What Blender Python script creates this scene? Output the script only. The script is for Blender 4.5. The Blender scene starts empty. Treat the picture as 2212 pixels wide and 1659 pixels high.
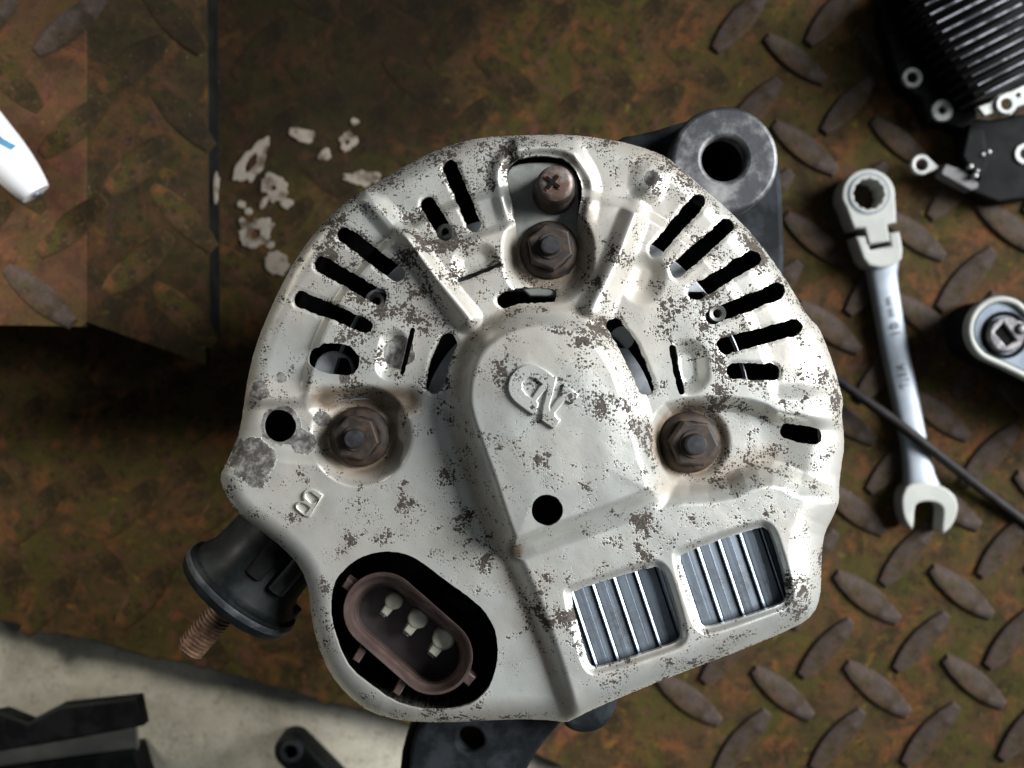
import bpy, bmesh, math, random
import numpy as np
from mathutils import Vector, Matrix

random.seed(7)
rng = np.random.default_rng(11)
S = bpy.context.scene
COL = S.collection

# ------------------------------------------------------------------ camera, world, lamps
CAM_Z, TOP_Z = 0.30, 0.10             # camera height and height of the alternator's end cover
WIDTH = 0.215                         # width seen at the cover's height
IMG_W, CX, CY = 2212.0, 1106.0, 829.5 # measured picture coordinates

cam = bpy.data.cameras.new("camera")
cam.sensor_width = 36.0
cam.lens = 18.0 / ((WIDTH / 2) / (CAM_Z - TOP_Z))
cam.clip_start, cam.clip_end = 0.01, 20.0
cam.dof.use_dof = True
cam.dof.focus_distance = CAM_Z - TOP_Z
cam.dof.aperture_fstop = 12.0
camo = bpy.data.objects.new("camera", cam)
camo.location = (0, 0, CAM_Z)
COL.objects.link(camo)
S.camera = camo

world = bpy.data.worlds.new("World")
S.world = world
world.use_nodes = True
bg = world.node_tree.nodes["Background"]
bg.inputs[0].default_value = (0.80, 0.90, 1.0, 1)
bg.inputs[1].default_value = 0.088

def area(name, loc, target, size, power, color, size_y=None):
    l = bpy.data.lights.new(name, 'AREA')
    l.energy, l.size, l.color = power, size, color
    if size_y:
        l.shape = 'RECTANGLE'; l.size_y = size_y
    o = bpy.data.objects.new(name, l)
    o.location = loc
    d = Vector(target) - Vector(loc)
    o.rotation_euler = d.to_track_quat('-Z', 'Y').to_euler()
    COL.objects.link(o)
    return o

key = area("door_light", (0.60, 0.15, 0.42), (0.095, -0.035, 0.05), 0.36, 2.35, (0.95, 0.965, 1.0), 0.52)
key.data.spread = math.radians(53)
l2 = area("lamp_light", (-0.40, 0.25, 0.20), (-0.15, -0.01, 0.0), 0.10, 0.19, (1.0, 0.95, 0.86))
l2.data.spread = math.radians(38)

S.view_settings.view_transform = 'Standard'
S.view_settings.look = 'None'
S.view_settings.exposure = 0.0
S.view_settings.gamma = 1.0

# ------------------------------------------------------------------ helpers
def sc(z):
    return WIDTH / IMG_W * (CAM_Z - z) / (CAM_Z - TOP_Z)

def W(px, py, z):
    k = sc(z)
    return Vector(((px - CX) * k, -(py - CY) * k, z))

def tag(o, label=None, cat=None, group=None, kind=None):
    if label: o['label'] = label
    if cat: o['category'] = cat
    if group: o['group'] = group
    if kind: o['kind'] = kind
    return o

ORIGIN = {}
def thing(name, label, cat, loc, group=None):
    o = bpy.data.objects.new(name, None)
    o.empty_display_size = 0.01
    o.location = loc
    COL.objects.link(o)
    ORIGIN[o] = Vector(loc)
    return tag(o, label, cat, group)

def link(name, me, mat, parent=None, smooth=None):
    if mat is not None:
        me.materials.clear(); me.materials.append(mat)
    o = bpy.data.objects.new(name, me)
    COL.objects.link(o)
    if parent is not None:
        off = ORIGIN.get(parent, Vector((0, 0, 0)))
        me.transform(Matrix.Translation(-off))
        o.parent = parent
        ORIGIN[o] = off
    if smooth is not None:
        me.shade_smooth()
        if smooth < 179:
            me.set_sharp_from_angle(angle=math.radians(smooth))
    return o

def chaikin(poly, n=1):
    p = np.asarray(poly, float)
    for _ in range(n):
        q = np.roll(p, -1, axis=0)
        a = 0.75 * p + 0.25 * q
        b = 0.25 * p + 0.75 * q
        p = np.stack([a, b], 1).reshape(-1, 2)
    return p

def circle(cx, cy, r, n=40, rag=0.0, ph=0.0):
    t = np.linspace(0, 2 * np.pi, n, endpoint=False) + ph
    rr = r * (1 + rag * (np.sin(3 * t + 1.3) + np.sin(5 * t + .4) * .6))
    return np.stack([cx + rr * np.cos(t), cy + rr * np.sin(t)], 1)

def stadium(a, b, r, n=16):
    a, b = np.array(a, float), np.array(b, float)
    d = math.atan2(*(b - a)[::-1])
    t1 = np.linspace(d - np.pi / 2, d + np.pi / 2, n)
    t2 = t1 + np.pi
    return np.concatenate([b + r * np.stack([np.cos(t1), np.sin(t1)], 1),
                           a + r * np.stack([np.cos(t2), np.sin(t2)], 1)])

def prism_mesh(loops, z, zb, bevel=0.0, segs=2, flat=None):
    """filled outline (first loop) with holes, traced at height z, extruded down to zb"""
    cu = bpy.data.curves.new("tmp", 'CURVE')
    cu.dimensions = '2D'
    cu.fill_mode = 'BOTH'
    for lp in loops:
        sp = cu.splines.new('POLY')
        sp.points.add(len(lp) - 1)
        for i, (x, y) in enumerate(lp):
            w = W(x, y, z) if flat is None else Vector((x, y, 0))
            sp.points[i].co = (w.x, w.y, 0, 1)
        sp.use_cyclic_u = True
    cu.extrude = max((z - zb) / 2 - bevel, 1e-6)
    cu.bevel_depth = bevel
    cu.bevel_resolution = segs
    cu.offset = -bevel
    o = bpy.data.objects.new("tmp", cu)
    COL.objects.link(o)
    dg = bpy.context.evaluated_depsgraph_get()
    me = bpy.data.meshes.new_from_object(o.evaluated_get(dg))
    bpy.data.objects.remove(o); bpy.data.curves.remove(cu)
    me.transform(Matrix.Translation((0, 0, (z + zb) / 2)))
    return me

def prism(name, loops, z, zb, mat, parent=None, bevel=0.0, segs=2, smooth=35):
    return link(name, prism_mesh(loops, z, zb, bevel, segs), mat, parent, smooth)

def lathe_mesh(profile, axis_loc, axis_dir=(0, 0, 1), n=48, rfun=None):
    """profile: list of (radius, height along the axis)"""
    q = Vector((0, 0, 1)).rotation_difference(Vector(axis_dir).normalized())
    bm = bmesh.new()
    rings = []
    for r, h in profile:
        if r < 1e-7:
            rings.append([bm.verts.new(q @ Vector((0, 0, h)) + Vector(axis_loc))])
            continue
        ring = []
        for i in range(n):
            t = 2 * math.pi * i / n
            k = rfun(t, r, h) if rfun else r
            ring.append(bm.verts.new(q @ Vector((k * math.cos(t), k * math.sin(t), h)) + Vector(axis_loc)))
        rings.append(ring)
    for a, b in zip(rings, rings[1:]):
        for i in range(n):
            j = (i + 1) % n
            if len(a) == 1 and len(b) == 1: continue
            if len(a) == 1: bm.faces.new((a[0], b[i], b[j]))
            elif len(b) == 1: bm.faces.new((a[i], b[0], a[j]))
            else: bm.faces.new((a[i], b[i], b[j], a[j]))
    bmesh.ops.recalc_face_normals(bm, faces=bm.faces)
    me = bpy.data.meshes.new("lathe")
    bm.to_mesh(me); bm.free()
    return me

def lathe(name, profile, loc, mat, parent=None, axis=(0, 0, 1), n=48, rfun=None, smooth=40):
    return link(name, lathe_mesh(profile, loc, axis, n, rfun), mat, parent, smooth)

def loft(name, sections, mat, parent=None, smooth=60):
    """sections: equal-length rings of points; caps at both ends"""
    bm = bmesh.new()
    rings = [[bm.verts.new(p) for p in s] for s in sections]
    n = len(rings[0])
    for a, b in zip(rings, rings[1:]):
        for i in range(n):
            j = (i + 1) % n
            bm.faces.new((a[i], a[j], b[j], b[i]))
    bm.faces.new(rings[0]); bm.faces.new(rings[-1])
    bmesh.ops.recalc_face_normals(bm, faces=bm.faces)
    me = bpy.data.meshes.new(name)
    bm.to_mesh(me); bm.free()
    return link(name, me, mat, parent, smooth)

def tube_pts(pts, r, n=16):
    out = []
    for i, p in enumerate(pts):
        a = pts[max(i - 1, 0)]; b = pts[min(i + 1, len(pts) - 1)]
        d = (b - a).normalized()
        u = d.cross(Vector((0, 0, 1))).normalized(); v = u.cross(d)
        rr = r if not hasattr(r, '__len__') else r[i]
        out.append([p + u * rr * math.cos(2 * math.pi * k / n) + v * rr * math.sin(2 * math.pi * k / n) for k in range(n)])
    return out

def vnoise(x, y, scale, seed):
    r = np.random.default_rng(seed)
    g = r.random((64, 64))
    x = np.asarray(x) * scale; y = np.asarray(y) * scale
    xi = np.floor(x).astype(int); yi = np.floor(y).astype(int)
    fx = x - xi; fy = y - yi
    fx = fx * fx * (3 - 2 * fx); fy = fy * fy * (3 - 2 * fy)
    a = g[xi % 64, yi % 64]; b = g[(xi + 1) % 64, yi % 64]
    c = g[xi % 64, (yi + 1) % 64]; d = g[(xi + 1) % 64, (yi + 1) % 64]
    return (a * (1 - fx) + b * fx) * (1 - fy) + (c * (1 - fx) + d * fx) * fy - 0.5

# ------------------------------------------------------------------ node materials
class Mat:
    def __init__(self, name):
        self.m = bpy.data.materials.new(name)
        self.m.use_nodes = True
        self.t = self.m.node_tree
        self.b = self.t.nodes["Principled BSDF"]
        self.co = self.t.nodes.new("ShaderNodeTexCoord").outputs['Object']
    def put(self, sock, v):
        if isinstance(v, bpy.types.NodeSocket): self.t.links.new(v, sock)
        elif isinstance(v, (tuple, list)) and len(v) == 3 and sock.type == 'RGBA': sock.default_value = (*v, 1)
        else: sock.default_value = v
    def noise(self, scale, detail=4, rough=.55, dist=0.0, off=(0, 0, 0), vec=None):
        v = vec or self.co
        if off != (0, 0, 0):
            a = self.t.nodes.new("ShaderNodeVectorMath"); a.operation = 'ADD'
            self.t.links.new(v, a.inputs[0]); a.inputs[1].default_value = off
            v = a.outputs[0]
        n = self.t.nodes.new("ShaderNodeTexNoise")
        self.t.links.new(v, n.inputs['Vector'])
        n.inputs['Scale'].default_value = scale; n.inputs['Detail'].default_value = detail
        n.inputs['Roughness'].default_value = rough; n.inputs['Distortion'].default_value = dist
        return n.outputs['Fac']
    def voronoi(self, scale, off):
        a = self.t.nodes.new("ShaderNodeVectorMath"); a.operation = 'ADD'
        self.t.links.new(self.co, a.inputs[0]); a.inputs[1].default_value = off
        n = self.t.nodes.new("ShaderNodeTexVoronoi"); n.voronoi_dimensions = '2D'
        self.t.links.new(a.outputs[0], n.inputs['Vector']); n.inputs['Scale'].default_value = scale
        r = self.t.nodes.new("ShaderNodeSeparateColor"); self.t.links.new(n.outputs['Color'], r.inputs[0])
        return n.outputs['Distance'], r.outputs[0]
    def stretch(self, sx, sy, sz, rot=0.0):
        n = self.t.nodes.new("ShaderNodeMapping")
        self.t.links.new(self.co, n.inputs[0])
        n.inputs['Rotation'].default_value = (0, 0, rot)
        n.inputs['Scale'].default_value = (sx, sy, sz)
        return n.outputs[0]
    def step(self, v, a, b, lo=0.0, hi=1.0):
        n = self.t.nodes.new("ShaderNodeMapRange")
        n.interpolation_type = 'SMOOTHSTEP'
        self.put(n.inputs[0], v)
        n.inputs[1].default_value, n.inputs[2].default_value = a, b
        n.inputs[3].default_value, n.inputs[4].default_value = lo, hi
        return n.outputs[0]
    def math(self, op, a, b=0.0):
        n = self.t.nodes.new("ShaderNodeMath"); n.operation = op; n.use_clamp = False
        self.put(n.inputs[0], a); self.put(n.inputs[1], b)
        return n.outputs[0]
    def mix(self, f, a, b):
        n = self.t.nodes.new("ShaderNodeMix"); n.data_type = 'RGBA'
        self.put(n.inputs[0], f)
        self.put(n.inputs[6], a); self.put(n.inputs[7], b)
        return n.outputs[2]
    def attr(self, name):
        n = self.t.nodes.new("ShaderNodeAttribute"); n.attribute_name = name
        return n.outputs['Fac']
    def axis(self, i):
        n = self.t.nodes.new("ShaderNodeSeparateXYZ"); self.t.links.new(self.co, n.inputs[0])
        return n.outputs[i]
    def bump(self, h, strength, dist):
        n = self.t.nodes.new("ShaderNodeBump")
        n.inputs['Strength'].default_value = strength; n.inputs['Distance'].default_value = dist
        self.put(n.inputs['Height'], h)
        self.t.links.new(n.outputs[0], self.b.inputs['Normal'])
    def out(self, color, rough=.5, metal=0.0, spec=.5):
        self.put(self.b.inputs['Base Color'], color)
        self.put(self.b.inputs['Roughness'], rough)
        self.put(self.b.inputs['Metallic'], metal)
        self.b.inputs['Specular IOR Level'].default_value = spec
        return self.m

def simple(name, c1, c2, scale, rough=.5, metal=0.0, bump=0.0, rough2=None, spec=.5, lo=.4, hi=.62):
    m = Mat(name)
    n = m.noise(scale, 6, .62)
    f = m.step(n, lo, hi)
    if bump: m.bump(n, .5, bump)
    return m.out(m.mix(f, c1, c2), rough if rough2 is None else m.step(n, .3, .7, rough, rough2), metal, spec)

def cover_material():
    m = Mat("aged_silver_paint")
    dirt, corr, edge = m.attr('dirt'), m.attr('corr'), m.attr('edge')
    big, mid = m.noise(38, 4, .6), m.noise(130, 5, .6, off=(3, 1, 0))
    c = m.mix(m.step(big, .35, .65), (.60, .62, .575), (.64, .62, .555))
    c = m.mix(m.step(mid, .4, .7, 0, .35), c, (.43, .40, .34))
    # brown grime round the fasteners and along the upper rim
    gr = m.math('MULTIPLY', dirt, m.step(m.noise(210, 6, .65, off=(0, 7, 0)), .2, .55, .45, 1.0))
    c = m.mix(gr, c, (.165, .118, .072))
    # flaked spots: rounded pits of many sizes, gathered in clusters
    clus = m.noise(75, 4, .6, off=(9, 2, 0))
    c2 = m.noise(240, 3, .6, off=(2, 9, 0))
    wob = m.noise(1900, 3, .6, off=(5, 5, 1))
    def pits(scale, off, r0, kc, ke):
        vd, vr = m.voronoi(scale, off)
        rad = m.math('ADD', m.math('MULTIPLY', m.math('SUBTRACT', clus, .5), kc), m.math('MULTIPLY', m.math('SUBTRACT', c2, .5), kc * .9))
        rad = m.math('ADD', m.math('ADD', rad, m.math('MULTIPLY', edge, ke)), m.math('MULTIPLY', m.math('SUBTRACT', vr, .5), .75))
        rad = m.math('ADD', m.math('ADD', rad, r0), m.math('MULTIPLY', m.math('SUBTRACT', wob, .5), .9))
        return m.step(m.math('SUBTRACT', rad, vd), .0, .10)
    s1 = pits(1450, (1, 2, 0), -.13, 3.3, .26)
    s2 = pits(2600, (5, 1, 0), -.03, 2.2, .38)
    s3 = pits(640, (3, 7, 0), -.40, 3.2, .05)
    spots = m.math('MAXIMUM', m.math('MAXIMUM', s1, s2), s3)
    spotc = m.mix(m.step(m.noise(1900, 3, .6), .4, .6), (.026, .021, .016), (.075, .060, .046))
    c = m.mix(spots, c, spotc)
    # bare, corroded metal
    cn = m.noise(420, 7, .68, .3, off=(2, 2, 6))
    cm = m.step(m.math('ADD', corr, m.math('MULTIPLY', m.math('SUBTRACT', m.math('ADD', m.math('MULTIPLY', cn, .4), m.math('MULTIPLY', m.noise(170, 4, .6, off=(6, 6, 6)), .6)), .5), 2.4)), .44, .52)
    cc = m.mix(m.step(m.noise(380, 9, .76, .3, off=(4, 0, 3)), .42, .66), (.050, .043, .036), (.26, .26, .24))
    c = m.mix(cm, c, cc)
    rough = m.math('ADD', m.step(spots, 0, 1, .40, .80), m.math('MULTIPLY', m.math('ADD', cm, gr), .25))
    hgt = m.math('ADD', m.math('MULTIPLY', spots, -.07), m.math('ADD', m.math('MULTIPLY', m.noise(1100, 4, .7), .16), m.math('MULTIPLY', m.math('MULTIPLY', cm, cn), 1.6)))
    m.bump(hgt, .55, .00035)
    bad = m.math('MAXIMUM', m.math('MAXIMUM', spots, cm), gr)
    return m.out(c, rough, m.step(bad, 0, .8, .66, .05), .5)

def rust_floor(name, worn=False, shade_mix=1.0, red=0.0):
    m = Mat(name)
    a, b = m.noise(60, 9, .72, .5), m.noise(75, 9, .74, .6, off=(4, 4, 0))
    f, g = m.noise(330, 7, .72, off=(1, 8, 0)), m.noise(1500, 3, .7, off=(3, 3, 3))
    c = m.mix(m.step(a, .38, .62), (.026, .018, .0075), (.064, .037, .0155))
    c = m.mix(m.step(b, .48, .62, 0, .75), c, (.135, .052, .019))                 # orange rust
    c = m.mix(m.math('MULTIPLY', m.step(m.noise(52, 9, .74, .5, off=(8, 0, 2)), .45, .59), .68), c, (.046, .044, .0085))  # green film
    c = m.mix(m.step(m.noise(110, 9, .75, .7, off=(0, 5, 9)), .58, .68, 0, .65), c, (.175, .09, .016))   # ochre
    c = m.mix(m.step(m.noise(85, 8, .7, .5, off=(6, 5, 3)), .55, .67, 0, .7), c, (.085, .036, .028))   # red brown
    c = m.mix(m.step(m.noise(210, 8, .75, .5, off=(2, 5, 3)), .59, .68, 0, .7), c, (.15, .112, .020))   # yellow specks
    c = m.mix(m.step(f, .50, .66, 0, .65), c, (.011, .0085, .006))
    if red:
        c = m.mix(m.step(m.noise(26, 7, .7, .4, off=(1, 1, 5)), .35, .6, .1, red), c, (.105, .040, .027))
    # cast shade painted on the plate's upper left, as a patch with wandering outline
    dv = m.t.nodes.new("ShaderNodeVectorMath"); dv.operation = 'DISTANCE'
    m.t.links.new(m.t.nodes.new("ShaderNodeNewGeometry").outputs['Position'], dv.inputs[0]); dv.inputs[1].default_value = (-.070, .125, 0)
    shade_d = m.math('ADD', dv.outputs['Value'], m.math('MULTIPLY', m.math('SUBTRACT', m.noise(28, 6, .65, .5, off=(5, 0, 1)), .5), .11))
    c = m.mix(m.step(shade_d, .085, .045, 0, .72) if shade_mix == 1.0 else shade_mix, c, (.0075, .0062, .0035))
    if worn:
        w = m.step(m.noise(120, 5, .6, off=(6, 1, 1)), .40, .58, .15, .9)
        wc = m.mix(m.step(f, .4, .65), (.042, .032, .027), (.072, .053, .045))
        c = m.mix(w, c, wc)
    c = m.mix(m.step(g, .35, .75, 0, .55), c, m.mix(.5, c, (.002, .002, .002)))
    c = m.mix(m.step(m.noise(1700, 2, .5, off=(7, 7, 0)), .745, .78, 0, .75), c, (.36, .34, .29))   # tiny pale grit
    m.bump(m.math('ADD', m.math('MULTIPLY', f, .8), m.math('MULTIPLY', b, 1.0)), .7, .0006)
    return m.out(c, .85 if not worn else .7, 0.0, .10)

M = {}
M['cover'] = cover_material()
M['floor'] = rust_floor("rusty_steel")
M['lug'] = rust_floor("worn_rusty_steel", True)
M['slope_shade'] = rust_floor('shaded_slope_steel', False, .5)  # ramp slope darkened evenly, its shade painted into the colour
M['redrust'] = rust_floor('red_rusted_steel', False, 0.0, .38)
def concrete_material():
    m = Mat("stained_concrete")
    a, b = m.noise(40, 8, .68), m.noise(260, 8, .75, off=(3, 0, 0))
    c = m.mix(m.step(a, .35, .65), (.20, .188, .148), (.35, .33, .265))
    c = m.mix(m.step(b, .52, .66, 0, .6), c, (.10, .092, .065))
    c = m.mix(m.step(m.noise(110, 4, .6, off=(0, 7, 0)), .66, .72, 0, .7), c, (.07, .064, .046))
    c = m.mix(m.step(m.noise(900, 4, .7, off=(1, 7, 0)), .4, .7, 0, .35), c, (.42, .40, .33))
    m.bump(b, .5, .0005)
    return m.out(c, .92, 0, .2)
M['concrete'] = concrete_material()
M['rustnut'] = simple("oily_rusted_steel", (.0105, .0066, .0038), (.042, .0235, .0120), 420, .62, .0, .00015, .72)
M['studend'] = simple("dark_stud_steel", (.008, .008, .009), (.022, .022, .025), 600, .6, .1, .00008, .65)
M['screwhead'] = simple("tarnished_screw", (.10, .062, .045), (.21, .18, .165), 380, .5, .5, .0001)
M['rust'] = simple("orange_rust", (.10, .030, .012), (.21, .07, .03), 700, .8, 0, .0001)
M['bracket'] = simple("dull_zinc_plate", (.22, .23, .205), (.32, .33, .30), 160, .5, .45, .00008)
M['rect'] = simple('grey_rectifier_plate', (.36, .39, .41), (.52, .55, .57), 160, .5, .3, .00008)
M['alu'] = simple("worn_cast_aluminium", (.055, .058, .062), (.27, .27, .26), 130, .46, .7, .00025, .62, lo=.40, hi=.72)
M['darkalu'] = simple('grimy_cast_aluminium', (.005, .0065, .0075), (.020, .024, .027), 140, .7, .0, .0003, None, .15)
M['black'] = simple("black_plastic", (.0020, .0021, .0021), (.0050, .0055, .0052), 160, .55, 0, .00012, .75, .10)
M['insul'] = simple("dusty_black_plastic", (.003, .004, .004), (.014, .019, .0175), 140, .42, 0, .00022, .6, .16, lo=.42, hi=.75)
M['rimgrey'] = simple('rim_highlight', (.018, .021, .024), (.05, .053, .056), 200, .5, 0, 0, None, .25)  # pale grey painting a highlight along the insulator's flange
M['void'] = simple("black_grime_and_shade", (.0035, .0035, .0035), (.008, .008, .008), 120, .85, 0, 0, None, .1)  # near-black for grime and for shade painted into holes and gaps
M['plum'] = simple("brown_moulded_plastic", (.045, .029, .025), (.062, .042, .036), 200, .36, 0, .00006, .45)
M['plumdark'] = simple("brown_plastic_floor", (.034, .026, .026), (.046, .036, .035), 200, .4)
M['pin'] = simple("pale_tin_contact", (.46, .46, .36), (.60, .59, .47), 500, .5, .1, .00006)
M['chrome'] = simple("satin_chrome", (.26, .30, .335), (.32, .355, .39), 90, .46, .4, 0, .5)
M['nickel'] = simple("matt_nickel", (.33, .34, .31), (.385, .39, .355), 90, .6, .05, 0, .6, .25)
M['eyelet'] = simple("tinned_eyelet", (.30, .31, .29), (.42, .425, .40), 260, .45, .3, .00005, .5)
def streak_material():
    m = Mat("black_anodised_fin")
    n = m.noise(150, 3, .6)
    geo = m.t.nodes.new("ShaderNodeNewGeometry"); sep = m.t.nodes.new("ShaderNodeSeparateXYZ")
    m.t.links.new(geo.outputs['Normal'], sep.inputs[0])
    wear = m.math('MULTIPLY', m.step(sep.outputs[2], .6, .95), m.step(n, .40, .60, .12, 1.0))   # bare metal on rubbed fin edges
    return m.out(m.mix(wear, (.004, .004, .0045), (.30, .30, .33)), .5, 0, .2)
M['finmetal'] = streak_material()
M['dullplate'] = simple("ratchet_side_plate", (.10, .125, .155), (.15, .18, .215), 120, .5, .3, .00005, .5)
M['hub'] = simple("worn_ratchet_hub", (.07, .068, .07), (.20, .19, .19), 420, .5, .5, .0002)
M['grey_tab'] = simple("grey_plastic", (.10, .098, .097), (.13, .128, .125), 300, .6)
M['rubber'] = simple("black_rubber", (.010, .0085, .0075), (.018, .015, .0135), 300, .55, 0, .00005, None, .15)
M['white'] = simple("white_plastic", (.66, .66, .65), (.82, .82, .82), 45, .4, 0, .0001, lo=.25, hi=.5)
M['blue'] = simple("blue_band", (.03, .16, .27), (.05, .22, .34), 100, .4)
M['ink'] = simple("grey_engraving", (.045, .052, .06), (.08, .088, .10), 300, .6)
M['faint_ink'] = simple("faint_engraving", (.11, .13, .145), (.17, .19, .21), 300, .55)
M['barlit'] = simple("grey_steel_bar", (.09, .09, .08), (.15, .15, .13), 40, .6, .2)  # paler grey painting the bar's front face as lit
M['splat'] = simple("dried_pale_paint", (.060, .040, .022), (.215, .185, .145), 190, .8, 0, .0003, lo=.36, hi=.52)

def stud_material():
    m = Mat("rusty_thread")
    n = m.noise(500, 5, .65)
    return m.out(m.mix(m.step(n, .4, .62), (.085, .045, .026), (.20, .115, .070)), .55, .25, .5)
M['thread'] = stud_material()

def fin_material():
    m = Mat("milled_aluminium")
    ang = math.atan2(-0.949, 0.316)
    v = m.stretch(1, 1, 1, -ang)
    n = m.t.nodes.new("ShaderNodeMapping"); m.t.links.new(v, n.inputs[0]); n.inputs['Scale'].default_value = (25, 2600, 25)
    g = m.noise(1.0, 4, .6, vec=n.outputs[0])
    m.bump(g, .06, .00001)
    dst = m.math('MULTIPLY', m.step(m.noise(120, 6, .7, off=(2, 2, 2)), .42, .68), m.step(m.noise(900, 4, .7), .3, .6))
    return m.out(m.mix(m.math('MULTIPLY', dst, .55), m.mix(m.step(g, .3, .7), (.25, .295, .345), (.32, .37, .42)), (.12, .11, .095)), m.step(g, .3, .7, .28, .36), .75)
M['fin'] = fin_material()

# ------------------------------------------------------------------ the setting
ground = prism_mesh([[(-2.5, -2.5), (2.5, -2.5), (2.5, 2.5), (-2.5, 2.5)]], -0.008, -0.028, flat=True)
tag(link("concrete_ground", ground, M['concrete'], None), kind='structure')

edge = [(-900, 1120), (-300, 1262), (0, 1338), (90, 1365), (170, 1376), (250, 1396), (330, 1424), (400, 1432), (480, 1453),
        (560, 1474), (640, 1496), (720, 1520), (800, 1540), (900, 1568), (1000, 1590), (1090, 1612), (1160, 1632),
        (1236, 1669), (1300, 1667), (1400, 1672), (1500, 1665), (1650, 1673), (1800, 1672), (1900, 1667), (2000, 1671),
        (2100, 1668), (2212, 1663), (2500, 1667), (3100, 1667)]
fine = []
for (a, b) in zip(edge, edge[1:]):
    k = max(1, int(math.dist(a, b) / 16))
    for i in range(k):
        t = i / k
        fine.append((a[0] + (b[0] - a[0]) * t, a[1] + (b[1] - a[1]) * t + random.uniform(-2.2, 2.2)))
fine.append(edge[-1])
floor_loop = fine + [(3100, -700), (-900, -700)]
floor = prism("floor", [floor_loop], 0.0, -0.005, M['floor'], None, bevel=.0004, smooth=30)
tag(floor, kind='structure')

# raised lugs of the chequer plate
def lug_mesh(name, L=.0240, Wd=.0074, E=.0026, H=.0011):
    def ring(z, ins):
        pts = []
        n = 7
        for s in (1, -1):
            for i in range(n):
                t = -1 + 2 * i / (n - 1)
                x = s * t * (L / 2 - ins)
                w = (E / 2 + (Wd - E) / 2 * (1 - t * t)) - ins
                pts.append((x, s * -w, z))
        return pts
    bm = bmesh.new()
    rs = [[bm.verts.new(p) for p in ring(z, i)] for z, i in ((-.0003, -.0005), (H * .75, .0000), (H, .00042))]
    n = len(rs[0])
    for a, b in zip(rs, rs[1:]):
        for i in range(n):
            bm.faces.new((a[i], a[(i + 1) % n], b[(i + 1) % n], b[i]))
    bm.faces.new(rs[-1])
    bmesh.ops.recalc_face_normals(bm, faces=bm.faces)
    me = bpy.data.meshes.new(name); bm.to_mesh(me); bm.free()
    me.shade_smooth(); me.set_sharp_from_angle(angle=math.radians(32))
    return me
lug_worn = lug_mesh("lug_worn"); lug_worn.materials.append(M['lug'])
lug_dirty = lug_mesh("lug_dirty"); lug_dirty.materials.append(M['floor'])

def put_lug(parent, px, py, z, ang, worn, zs, ls=1.0):
    o = bpy.data.objects.new("raised_lug", lug_worn if worn else lug_dirty)
    o.parent = parent
    p = W(px, py, z)
    o.location = p
    o.rotation_euler = (0, 0, math.radians(ang))
    o.scale = (ls, ls, zs)
    COL.objects.link(o)
    return o

OUT = [(1140, 292), (1230, 290), (1330, 303), (1400, 322), (1440, 338), (1475, 368), (1520, 408), (1570, 450), (1620, 500),
       (1660, 550), (1695, 600), (1725, 650), (1748, 688), (1768, 705), (1785, 745), (1802, 792), (1815, 840), (1822, 868),
       (1818, 892), (1822, 930), (1824, 962), (1817, 1010), (1812, 1050), (1813, 1082), (1802, 1112), (1782, 1148), (1775, 1190),
       (1774, 1240), (1772, 1290), (1757, 1328), (1722, 1353), (1600, 1405), (1480, 1450), (1370, 1494), (1290, 1528), (1245, 1550),
       (1222, 1562), (1195, 1556), (1120, 1553), (1040, 1557), (960, 1561), (870, 1558), (800, 1540), (750, 1502), (710, 1452),
       (685, 1390), (672, 1330), (668, 1275), (650, 1225), (610, 1182), (560, 1143), (510, 1106), (484, 1062), (474, 1030),
       (488, 1000), (508, 960), (521, 915), (528, 868), (534, 820), (550, 755), (572, 695), (602, 628), (638, 560), (683, 498),
       (728, 452), (764, 421), (785, 413), (830, 384), (880, 355), (940, 325), (1010, 302), (1070, 294)]

def inside(poly, x, y):
    c = False
    for (x1, y1), (x2, y2) in zip(poly, poly[1:] + poly[:1]):
        if (y1 > y) != (y2 > y) and x < (x2 - x1) * (y - y1) / (y2 - y1) + x1: c = not c
    return c
shrunk = [((x - 1165) * .86 + 1165, (y - 920) * .86 + 920) for x, y in OUT]
STEP_AREA = [(-500, -400), (500, -400), (520, 790), (-500, 760)]
hidden_far = [(1590, 560), (2090, 420)]
for i in range(-14, 8):
    for j in range(-9, 4):
        for half in (0, 1):
            px = 1985 + 206 * i + 26 * j + (-115 if half else 0)
            py = 1389 - 12 * i + 194 * j + (-96 if half else 0)
            if not (-130 < px < 2340 and -110 < py < 1760): continue
            # keep clear of the plate's edge, the ramp and what the alternator hides
            if px < 1236 and py > 1338 + .262 * px - 42: continue
            if py > 1590 + (20 if half == 0 else -20): continue
            if inside(shrunk, px, py) or inside(STEP_AREA, px, py): continue
            worn = px > 1560 or (px > 1350 and py > 1400)
            zs = random.uniform(.75, 1.0) if worn else random.uniform(.04, .14)
            put_lug(floor, px + random.uniform(-4, 4), py + random.uniform(-4, 4), 0.0003 if worn else .00005,
                    (-38 if half else 49) + random.uniform(-2, 2), worn, zs, random.uniform(.95, 1.04))

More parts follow.
